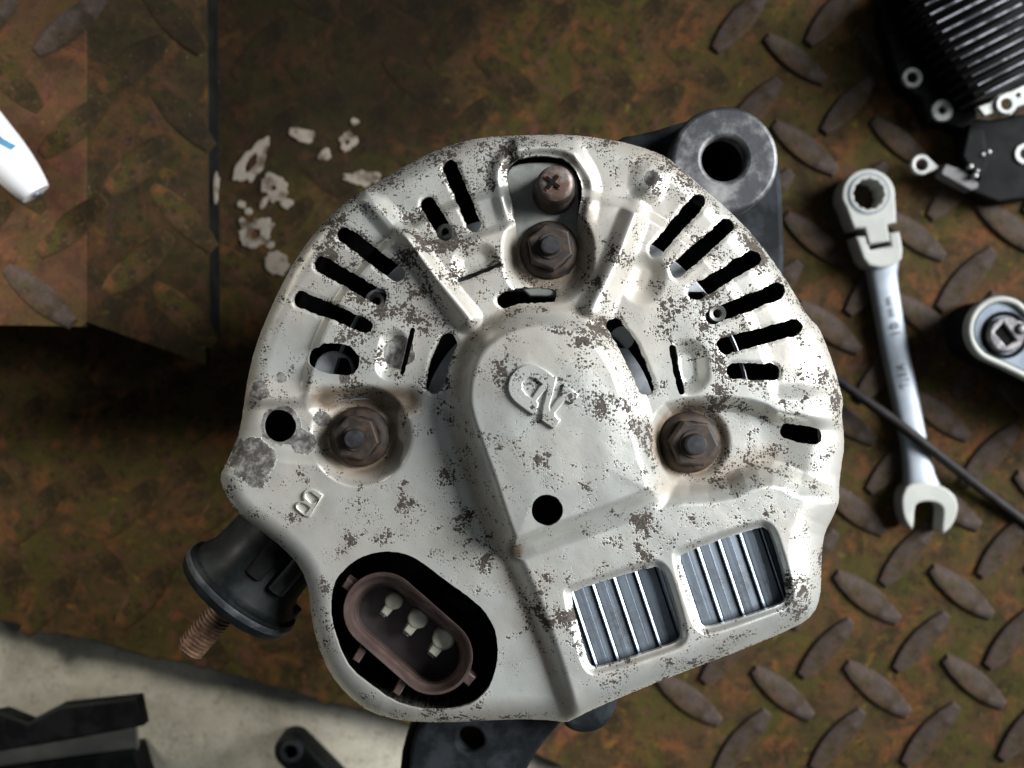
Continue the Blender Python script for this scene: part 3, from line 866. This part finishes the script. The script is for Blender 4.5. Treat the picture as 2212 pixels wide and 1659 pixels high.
# mounting ear with its bored boss
ear = prism("mounting_ear", [chaikin([(1330, 296), (1400, 284), (1465, 264), (1520, 250), (1640, 268), (1684, 330), (1692, 400), (1698, 560), (1690, 640), (1560, 640), (1400, 440), (1330, 330)], 1), circle(1565, 343, 50, 40)],
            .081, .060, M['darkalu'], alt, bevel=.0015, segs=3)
prism("boss", [circle(1566, 345, 117, 80), circle(1565, 343, 47, 48)], .0905, .050, M['alu'], ear, bevel=.0011, segs=3)
lathe("bore_shade_cup", [(46.5 * sc(.0905), -.004), (46.5 * sc(.0905), -.0395), (0, -.0395)], W(1565, 343, .0905), M["void"], ear, n=48)  # black cup added, painting the shade inside the hole
# lower foot and its neighbour
foot = prism("mounting_foot", [chaikin([(880, 1760), (884, 1640), (892, 1590), (930, 1545), (1000, 1500), (1250, 1500), (1215, 1560), (1180, 1598), (1150, 1640), (1128, 1690), (1120, 1760)], 1), circle(1016, 1598, 27, 24, .05)],
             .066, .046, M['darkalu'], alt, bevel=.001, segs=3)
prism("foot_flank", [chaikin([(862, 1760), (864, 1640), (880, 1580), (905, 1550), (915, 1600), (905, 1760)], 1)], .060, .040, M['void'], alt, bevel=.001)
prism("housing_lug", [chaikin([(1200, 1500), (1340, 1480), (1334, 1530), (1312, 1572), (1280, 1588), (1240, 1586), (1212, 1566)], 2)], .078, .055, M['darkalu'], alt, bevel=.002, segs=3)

# cooling fins in the two windows
sink = prism("heat_sink", [[(1200, 1270), (1690, 1105), (1740, 1310), (1270, 1470)]], .0945, .088, M['void'], alt)
ux, uy = .949, -.316
vx, vy = .316, .949
for kf in range(-1, 10):
    u0 = 766 + 48 * kf
    zf = .1000
    ks = sc(zf)
    # cross-section across the fin: rounded ridge on the left, then a flat sloping to the right
    prof = [(-1, -.004), (-1, .0), (1, .00030), (5.5, .00010), (6.2, -.0003), (7.4, -.0003), (8, -.0001), (27, -.0002), (27.6, -.00034), (29, -.00036), (43, -.0005), (45.2, -.0008), (46, -.0012), (46, -.004)]
    va = 1395 + 22 + (kf - 4.5) * 2
    secs = []
    mid = -(-.316 * 0) 
    for v in (1578, 1796):
        secs.append([W(ux * (u0 + a) + vx * v, uy * (u0 + a) + vy * v, zf) + Vector((0, 0, b)) for a, b in prof])
    loft("fin", secs, M['fin'], sink, 28)

# three-pin socket
ca, cb = (825.6, 1319.5), (937, 1417.5)
plug = None
def stad_ring(r, z, n=20):
    return [W(x, y, z) for x, y in stadium(ca, cb, r, n)]
def ring_loft(name, prof, mat, parent, smooth=40, cap=True):
    bm = bmesh.new()
    rings = [[bm.verts.new(p) for p in stad_ring(r, z)] for r, z in prof]
    n = len(rings[0])
    for a, b in zip(rings, rings[1:]):
        for i in range(n): bm.faces.new((a[i], a[(i + 1) % n], b[(i + 1) % n], b[i]))
    if cap: bm.faces.new(rings[-1])
    bmesh.ops.recalc_face_normals(bm, faces=bm.faces)
    me = bpy.data.meshes.new(name); bm.to_mesh(me); bm.free()
    return link(name, me, mat, parent, smooth)
zc = .0985
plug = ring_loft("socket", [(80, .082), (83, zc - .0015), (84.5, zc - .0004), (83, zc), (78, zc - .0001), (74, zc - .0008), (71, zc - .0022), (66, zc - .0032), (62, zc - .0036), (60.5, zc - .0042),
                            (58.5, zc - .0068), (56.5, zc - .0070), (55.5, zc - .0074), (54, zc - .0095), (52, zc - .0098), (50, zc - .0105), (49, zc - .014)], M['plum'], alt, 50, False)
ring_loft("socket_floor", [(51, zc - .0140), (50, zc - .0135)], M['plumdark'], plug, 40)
for (x, y, a, l, w) in ((757, 1268, 215, 17, 11), (778, 1412, 122, 20, 9), (866, 1482, 122, 22, 9), (1008, 1464, 40, 16, 13)):
    d = np.array([math.cos(math.radians(a)), math.sin(math.radians(a))]); nn = np.array([-d[1], d[0]])
    p0 = np.array([x, y]) - d * 14
    p1 = np.array([x, y]) + d * l
    prism("key_tab", [[tuple(p0 + nn * w), tuple(p1 + nn * w), tuple(p1 - nn * w), tuple(p0 - nn * w)]], zc - .0012, zc - .006, M['plum'], plug, bevel=.0004)
for (x, y, r, zo) in ((850, 1300, 20, -.0088), (902, 1339, 22.5, -.0075), (957.5, 1383, 25, -.0066)):
    z = zc + zo
    d = np.array([-.62, .78]); nn = np.array([-d[1], d[0]])
    c0 = np.array([x, y])
    head = [tuple(c0 + r * np.array([math.cos(t) * 1.0, math.sin(t) * .92])) for t in np.linspace(0, 2 * np.pi, 28, endpoint=False)]
    pin = prism("terminal_pin", [head], z, z - .0045, M['pin'], plug, bevel=.0007, segs=3, smooth=60)
    s0, s1 = c0 + d * r * .4, c0 + d * (r + 15)
    prism("pin_neck", [[tuple(s0 + nn * r * .52), tuple(s1 + nn * r * .46), tuple(s1 - nn * r * .46), tuple(s0 - nn * r * .52)]], z - .0004, z - .0055, M['pin'], pin, bevel=.0004)
    t0, t1 = s1 - d * 2, s1 + d * 5
    prism("pin_foot", [[tuple(t0 + nn * r * .42), tuple(t1 + nn * r * .38), tuple(t1 - nn * r * .30), tuple(t0 - nn * r * .30)]], z - .0022, z - .0058, M['chrome'], pin, bevel=.0003)
prism("regulator_body", [chaikin([(690, 1330), (760, 1210), (860, 1180), (990, 1240), (1090, 1350), (1090, 1460), (1040, 1540), (930, 1550), (800, 1510), (720, 1440)], 1)], .0800, .074, M['void'], alt)
prism("regulator_wing", [[(985, 1330), (1030, 1330), (1090, 1390), (1085, 1430), (1030, 1470), (1010, 1440)]], .088, .080, M['black'], alt, bevel=.0004)
prism("regulator_web", [[(965, 1268), (1035, 1312), (1022, 1340), (955, 1292)]], .090, .080, M['black'], alt, bevel=.0004)

# output terminal: black insulator and rusty stud
fz = .0800
p_fl = W(519, 1275, fz)
ax = Vector((-.650, -.760, .0)).normalized()
kf_ = sc(fz)
ins = lathe("terminal_insulator", [(.0, -.030), (84 * kf_, -.030), (98 * kf_, -.024), (104 * kf_, -.014), (110 * kf_, -.006), (124 * kf_, -.0035), (126 * kf_, -.0022), (136 * kf_, -.0020), (138 * kf_, -.0012), (138 * kf_, .0012), (135 * kf_, .0020), (120 * kf_, .0022), (40 * kf_, .0026), (38 * kf_, .0020), (0, .002)],
            p_fl, M['insul'], alt, ax, n=56, rfun=lambda t, r, h: r * (1 + (.03 * math.cos(5 * t + .6) if h < -.004 else 0)), smooth=38)
thr = []
for i in range(0, 115):
    h = .0005 + i * .00016
    thr.append(((29.5 + (2.0 if i % 6 in (0, 1, 2) else -1.6)) * kf_ * (1 if i < 108 else 1 - .05 * (i - 108)), h))
thr = [(0, .0)] + thr + [(0, thr[-1][1] + .0002)]
lathe("terminal_stud", thr, p_fl, M['thread'], alt, ax, n=28, smooth=50)
# moulded features on the insulator: open slot and a locating peg
sa = W(600, 1262, fz + .0118); 
pegc = W(604, 1352, fz - .002)
lathe('rim_highlight_ring', [(134.5 * kf_, -.0016), (138.6 * kf_, -.0011), (139.2 * kf_, -.0004), (138.6 * kf_, .0003), (136 * kf_, .0004)], p_fl, M['rimgrey'], ins, ax, n=56)
loft("locating_peg", tube_pts([pegc + ax * -.006, pegc + ax * .001, pegc + ax * .0024], [.0016, .0016, .0011], 14), M['insul'], ins)
slot_c = W(566, 1220, .0915)
d_ = Vector((ax.x, ax.y, 0)).normalized()
loft("insulator_slot", [[slot_c + d_ * a + Vector((-d_.y, d_.x, 0)) * (.0021 * math.cos(t)) + Vector((0, 0, .0012 * math.sin(t))) for t in np.linspace(0, 2 * math.pi, 12, endpoint=False)] for a in (-.006, .0015, .0030)], M['void'], ins)
loft("insulator_rib", [[W(634, 1228, .0895) + d_ * a + Vector((-d_.y, d_.x, 0)) * (.0022 * math.cos(t)) + Vector((0, 0, .0025 * math.sin(t))) for t in np.linspace(0, 2 * math.pi, 12, endpoint=False)] for a in (-.004, .004, .0062)], M['insul'], ins)

# ------------------------------------------------------------------ spanner on the right
sp = thing("wrench", "silver flex head ratchet spanner with a 10 mm open jaw lying under the black cable", "wrench", W(1930, 760, 0.0))
def R3(x, y): return (1816.2 + x * .15527, 352.4 + y * .15527)
def R8(x, y): return (1762 + x * .28589, 711.6 + y * .28589)
hc_ = R3(390, 425)
head_out = [R3(*p) for p in [(190, 915), (140, 800), (85, 640)]]
arc = [R3(390 + 372 * math.cos(t), 440 + 362 * math.sin(t)) for t in np.linspace(math.radians(168), math.radians(365), 44)]
head_out = head_out + arc + [R3(772, 640), R3(778, 828), R3(652, 852), R3(690, 1085), R3(395, 1135), R3(335, 905)]
hole = []
for i in range(48):
    t = 2 * math.pi * i / 48
    r = 213 + (9 if i % 4 < 2 else -7)
    hole.append(R3(390 + r * math.cos(t), 428 + r * math.sin(t)))
head = prism("ring_head", [head_out, hole[::-1]], .0105, .0015, M['nickel'], sp, bevel=.0007, segs=3)
prism("ratchet_ring", [circle(*hc_, 45, 56), circle(*hc_, 41.5, 56)[::-1]], .01075, .0100, M['dullplate'], head, bevel=.0)
prism("drive_ring", [circle(*hc_, 41.2, 56), hole[::-1]], .0110, .0098, M['nickel'], head, bevel=.0003)
fork = [R3(*p) for p in [(208, 1022), (350, 1008), (410, 1205), (697, 1152), (668, 970), (820, 945), (845, 1060), (868, 1200), (855, 1330), (765, 1405), (660, 1445), (560, 1462), (400, 1432), (312, 1332), (240, 1130)]]
prism("fork", [fork], .0100, .0015, M['nickel'], sp, bevel=.0008, segs=3)
path = [((1873, 566), (1946, 556)), ((1876, 580), (1944, 570)), ((1880, 596), (1942, 588)), ((1886, 625), (1945, 616)), ((1907, 740), (1963, 730)), ((1934, 868), (1990, 858)), ((1953, 957), (2007, 947)), ((1957, 1000), (2017, 992)), ((1958, 1030), (2024, 1026)), ((1955, 1052), (2036, 1052)), ((1966, 1066), (2040, 1070))]
thk = [.0070, .0068, .0062, .0058, .0056, .0056, .0056, .0060, .0064, .0068, .0066]
secs = []
for (a, b), h in zip(path, thk):
    pa, pb = W(*a, .006), W(*b, .006)
    u = (pb - pa) / 2; c0 = (pa + pb) / 2
    ring = []
    for t in np.linspace(0, 2 * math.pi, 20, endpoint=False):
        cx_, sz = math.cos(t), math.sin(t)
        ring.append(c0 + u * (abs(cx_) ** .55 * (1 if cx_ >= 0 else -1)) + Vector((0, 0, h / 2 - .006 + .0006 + h / 2 * (abs(sz) ** .75 * (1 if sz >= 0 else -1)))))
    secs.append(ring)
shank = loft("shank", secs, M['chrome'], sp, 50)
jaw = [R8(*p) for p in [(700, 1170), (662, 1235), (648, 1300), (660, 1400), (690, 1470), (722, 1515), (742, 1500), (750, 1345), (775, 1310), (850, 1298), (920, 1312), (962, 1345), (964, 1400), (950, 1535), (972, 1545), (1040, 1480), (1075, 1390), (1080, 1320), (1055, 1255), (1000, 1205), (930, 1175), (830, 1158)]]
prism("open_jaw", [chaikin(jaw, 1)], .0078, .0008, M['nickel'], sp, bevel=.0007, segs=3)

def text_mesh(txt, size, z, at, ang, depth=.0001, sx=1.0):
    cu = bpy.data.curves.new("t", 'FONT')
    cu.body = txt; cu.size = size; cu.align_x = 'CENTER'; cu.align_y = 'CENTER'; cu.extrude = depth
    cu.space_character = 1.15
    o = bpy.data.objects.new("t", cu); COL.objects.link(o)
    me = bpy.data.meshes.new_from_object(o.evaluated_get(bpy.context.evaluated_depsgraph_get()))
    bpy.data.objects.remove(o); bpy.data.curves.remove(cu)
    p = W(*at, z)
    me.transform(Matrix.Translation(p) @ Matrix.Rotation(math.radians(ang), 4, 'Z') @ Matrix.Diagonal((sx, 1, 1, 1)))
    return me
link("size_mark", text_mesh("10 mm", .0032, .0067, (1930, 683), 102, sx=1.25), M['ink'], shank)
link("name_mark", text_mesh("TJEX", .0030, .0067, (1953, 812), 102, sx=1.15), M['faint_ink'], shank)

# ------------------------------------------------------------------ black cable over the spanner
pts = []
ctrl = [(1640, 705, .0022), (1780, 800, .0040), (1860, 858, .0064), (1930, 908, .0078), (1975, 942, .0084), (2030, 985, .0074), (2110, 1048, .0040), (2212, 1126, .0018), (2400, 1268, .0018)]
for i in range(len(ctrl) - 1):
    p0, p1, p2, p3 = ctrl[max(i - 1, 0)], ctrl[i], ctrl[i + 1], ctrl[min(i + 2, len(ctrl) - 1)]
    for j in range(8):
        t = j / 8
        q = [0.5 * ((2 * b) + (-a + c) * t + (2 * a - 5 * b + 4 * c - d) * t * t + (-a + 3 * b - 3 * c + d) * t ** 3) for a, b, c, d in zip(p0, p1, p2, p3)]
        pts.append(W(q[0], q[1], q[2]))
pts.append(W(*ctrl[-1]))
cable = loft("cable", tube_pts(pts, .0016, 18), M['rubber'], None, 60)
tag(cable, "thin black cable running from under the alternator across the spanner's shank", "cable")

# ------------------------------------------------------------------ ratchet handle at the right edge
ra = thing("ratchet", "chrome teardrop ratchet handle cut off by the right edge, below the finned regulator", "ratchet", W(2200, 740, 0))
zr = .022
cc_, rr_ = (2165, 713), 74.0
arc = [(cc_[0] + rr_ * math.cos(t), cc_[1] + rr_ * math.sin(t)) for t in np.linspace(math.radians(118), math.radians(305), 40)]
outl = arc + [(2250, 692), (2320, 745), (2420, 830), (2480, 890), (2440, 925), (2340, 872), (2250, 836), (2180, 800)]
outl = [tuple(p) for p in chaikin(outl, 1)]
cen = np.array([2200, 730])
def inset(poly, d):
    p = np.asarray(poly); nx_ = np.roll(p, -1, 0) - np.roll(p, 1, 0)
    n_ = np.stack([nx_[:, 1], -nx_[:, 0]], 1); n_ /= np.linalg.norm(n_, axis=1)[:, None] + 1e-9
    area2 = (p[:, 0] * np.roll(p[:, 1], -1) - np.roll(p[:, 0], -1) * p[:, 1]).sum()
    return p - n_ * d * (1 if area2 > 0 else -1)
inner = inset(outl, 13.5)
rim = prism("rim", [outl, inner[::-1]], zr, zr - .004, M['nickel'], ra, bevel=.0008, segs=3)
prism("ratchet_body", [inset(outl, 5)], zr - .0039, .0, M['void'], ra, bevel=.0008, segs=3)  # near-black body, its side wall painted as in shade
prism("side_plate", [inner], zr - .0016, zr - .0036, M['dullplate'], ra, bevel=.0002)
hp = (2176, 723)
sq = [(2149, 718), (2169, 697), (2195, 734), (2175, 748)]
lathe("hub_recess", [(52 * sc(zr), -.0014), (50 * sc(zr), -.0012), (42 * sc(zr), -.0015)], W(*hp, zr), M['void'], ra, n=40)
hub = prism("hub", [circle(*hp, 39, 48), sq[::-1]], zr + .0008, zr - .0012, M['hub'], ra, bevel=.0006)
prism("square_hole", [sq], zr - .0004, zr - .0012, M['void'], hub)
lathe("detent_ball", [(0, .0022), (.0010, .0019), (.0017, .0008), (.0018, 0), (.0024, .0), (.0026, -.001)], W(2200, 711, zr), M['hub'], hub, n=24)

# ------------------------------------------------------------------ finned regulator at the top right
rg = thing("regulator", "black finned voltage regulator with tinned eyelets in the top right corner", "regulator", W(2080, 150, 0))
def T7(x, y): return (1884 + x * .1715, y * .1715)
dl = np.array([75., 112.]); dl /= np.linalg.norm(dl)           # along the block
df = np.array([.892, -.452])                                   # along the fins
o0 = np.array(T7(560, 60))
def blk(a, b): return tuple(o0 + dl * a + df * b)
base = prism("moulded_base", [[T7(150, 0), T7(330, -260), T7(700, -260), T7(1330, 1240), T7(1330, 1480), T7(1160, 1640), T7(960, 1560), T7(700, 1520), T7(610, 1240), T7(430, 1130), T7(330, 1010), T7(180, 470), T7(120, 300)]], .0075, .0, M['black'], rg, bevel=.0008)
snk = prism("sink_block", [[blk(-60, -8), blk(250, -8), blk(262, 60), blk(250, 330), blk(-60, 330)]], .0150, .0074, M['black'], rg, bevel=.0005)
for i in range(12):
    a0 = -14 + i * 23.0
    z1, w = .0300, 3.1
    b0, b1 = 14 + random.uniform(-2, 2), 194 + random.uniform(-3, 3)
    q = [blk(a0 - w, b0), blk(a0 + w, b0), blk(a0 + w, b1), blk(a0 - w, b1)]
    prism("fin", [q], z1, .0148, M['finmetal'], snk, bevel=.0003, segs=2)
def eyelet(par, px, py, z, ro, ri, zlow):
    k = sc(z)
    return lathe("eyelet", [(ri * k, zlow - z), (ri * k, -.0004), (ri * k * 1.12, .0), (ro * k * .92, .0), (ro * k, -.0006), (ro * k, zlow - z)], W(px, py, z), M['eyelet'], par, n=36)
eyelet(base, *T7(510, 975), .0082, 22.5, 11.5, .004)
eyelet(base, *T7(888, 1388), .0084, 24, 8.5, .004)
eyelet(base, *T7(570, -18), .0115, 27, 13, .004)
tabp = prism("mounting_plate", [[T7(1330, 1345), T7(1480, 1290), T7(1600, 1190), T7(1760, 1140), T7(2000, 1030), T7(2400, 900), T7(2450, 1250), T7(2000, 1290), T7(1840, 1340), T7(1760, 1440), T7(1640, 1460), T7(1560, 1410), T7(1420, 1460)],
                              list(circle(*T7(1690, 1310), 11.5, 28))[::-1], list(circle(*T7(1838, 1195), 4.5, 16))[::-1]], .0170, .0150, M['eyelet'], rg, bevel=.0003)
eyelet(tabp, *T7(1690, 1310), .0182, 22, 12, .0160)
prism("plate_corner", [chaikin([T7(420, 40), T7(560, 150), T7(700, 120), T7(760, -60), T7(640, -200), T7(400, -150)], 1), circle(*T7(570, -18), 12.5, 24)[::-1]], .0108, .0075, M['eyelet'], rg, bevel=.0003)
def T8(x, y): return (1924.7 + x * .1299, 325.3 + y * .1299)
def tear(cx, cy, r, tip, n=30):
    a = math.atan2(tip[1] - cy, tip[0] - cx)
    return [(cx + r * math.cos(t), cy + r * math.sin(t)) for t in np.linspace(a + .75, a + 2 * math.pi - .75, n)] + [(tip[0], tip[1] - 4), (tip[0] + 3, tip[1] + 2), (tip[0] - 2, tip[1] + 6)]
prism("ring_terminal", [tear(*T8(510, 230), 22.5, T8(770, 275)), list(circle(*T8(508, 235), 12.5, 28))[::-1]], .0068, .0052, M['eyelet'], rg, bevel=.0004)
prism("terminal_tab", [[T8(x, y) for x, y in ((920, 220), (1180, 310), (1250, 300), (1460, 560), (1440, 625), (1340, 662), (838, 395), (850, 330))]], .0092, .0040, M['grey_tab'], rg, bevel=.0004)
prism("wire_lug", [[T8(740, 230), T8(900, 262), T8(890, 320), T8(740, 300)]], .0062, .0030, M['rustnut'], rg, bevel=.0003)
brush = prism("brush_holder", [[T7(1100, 1480), T7(1500, 1500), T7(2000, 1420), T7(2400, 1400), T7(2400, 2100), T7(2050, 2480), T7(1600, 2560), T7(1200, 2400), T7(1330, 2180), T7(1180, 1900)]], .0072, .0, M['black'], rg, bevel=.0010)
prism("holder_cheek", [[T7(1230, 1560), T7(1420, 1640), T7(1470, 2060), T7(1380, 2260), T7(1240, 2150), T7(1130, 1960)]], .0110, .0060, M['black'], brush, bevel=.0008)
for (x, y, r) in ((1327, 262, 5.5), (1405, 415, 6), (1530, 62, 4.5), (1630, 22, 5), (1440, 335, 4)):
    kx = sc(.011)
    lathe("glint_dot", [(0, .0006 * r / 5), (r * kx * .7, .0004 * r / 5), (r * kx, -.0002), (r * kx, -.0012)], W(*T8(x, y), .0112), M['eyelet'], brush, n=16)  # pale dots standing in for glints on the black body
eyelet(brush, 2216, 332, .0080, 24, 12, .005)

# ------------------------------------------------------------------ white nozzle on the ramp
wn = thing("nozzle", "white plastic nozzle with a blue stripe poking in from the left edge", "nozzle", W(30, 340, .030))
a0, a1 = W(-128, 168, .046), W(84, 426, .0375)
dirn = (a1 - a0)
L = dirn.length
kz = sc(.04)
def rad(t): return (54 - 6 * t) if t < .55 else (50.7 * math.sqrt(max(0, 1 - ((t - .55) / .56) ** 1.75)))
prof1 = [(rad(t) * kz, t * L) for t in np.linspace(0, .62, 14)]
prof3 = [(rad(t) * kz, t * L) for t in np.linspace(.62, .97, 18)]
body = lathe("nozzle_body", [(0, 0)] + prof1, a0, M['white'], wn, dirn, n=40)
lathe("nozzle_tip", prof3 + [(0, .972 * L)], a0, M['white'], wn, dirn, n=40)
tip = bpy.data.objects["nozzle_tip"]
from mathutils.bvhtree import BVHTree
bvs = [BVHTree.FromPolygons([v.co for v in o.data.vertices], [p.vertices[:] for p in o.data.polygons]) for o in (body, tip)]
def on_nozzle(px, py):
    p = W(px, py, .04) - ORIGIN[wn]
    hz = [h[0].z for h in (b.ray_cast(Vector((p.x, p.y, .1)), Vector((0, 0, -1))) for b in bvs) if h[0] is not None]
    return Vector((p.x, p.y, (max(hz) if hz else 0) + .00012))
bm = bmesh.new(); prev = None
for (x, y, w) in ((-30, 275, 9), (-10, 284, 9), (4, 294, 8), (18, 307, 6.5), (30, 318, 6), (40, 324, 6), (49, 329, 6)):
    cur = (bm.verts.new(on_nozzle(x + w * .5, y - w)), bm.verts.new(on_nozzle(x, y)), bm.verts.new(on_nozzle(x - w * .5, y + w)))
    if prev:
        for i in (0, 1): bm.faces.new((prev[i], prev[i + 1], cur[i + 1], cur[i]))
    prev = cur
me = bpy.data.meshes.new("blue_stripe"); bm.to_mesh(me); bm.free()
me.materials.append(M['blue'])
bs = bpy.data.objects.new("blue_stripe", me); COL.objects.link(bs); bs.parent = wn
lathe("tip_hole", [(11 * kz, .955 * L), (9 * kz, .985 * L), (0, .99 * L)], a0, M['dullplate'], wn, dirn, n=24)

# ------------------------------------------------------------------ dark parts on the concrete, lower left
zg = -.008
ab = thing("angle_bar", "dark steel angle bar on the concrete in the lower left corner", "angle bar", W(120, 1620, zg))
topz = .014
prism("top_flange", [[(-200, 1580), (0, 1538), (60, 1562), (128, 1526), (296, 1508), (308, 1570), (150, 1600), (0, 1625), (-200, 1662)]], topz, topz - .006, M['black'], ab, bevel=.001)
secs = []
for (x, y) in ((-220, 1640), (0, 1606), (150, 1588), (292, 1576)):
    p = W(x, y, topz - .004); q = W(x + 8, y + 62, topz - .018)
    u = Vector((0, .003, -.001))
    secs.append([p + u, p, q, q + u])
loft("front_flange", secs, M['barlit'], ab, 30)
prism("base_flange", [[(-200, 1690), (0, 1660), (290, 1618), (320, 1720), (-200, 1800)]], topz - .012, zg, M['black'], ab, bevel=.001)
lv = thing("lever", "small black lever with an eye hole on the concrete below the terminal stud", "lever", W(640, 1640, zg))
lp = stadium((626, 1625), (760, 1760), 36, 20)
prism("lever_arm", [lp, circle(628, 1627, 13, 24)[::-1]], zg + .010, zg, M['black'], lv, bevel=.0015, segs=3)
prism("lever_bush", [circle(628, 1627, 24, 32), circle(628, 1627, 14, 24)[::-1]], zg + .0125, zg + .009, M['darkalu'], lv, bevel=.0006)
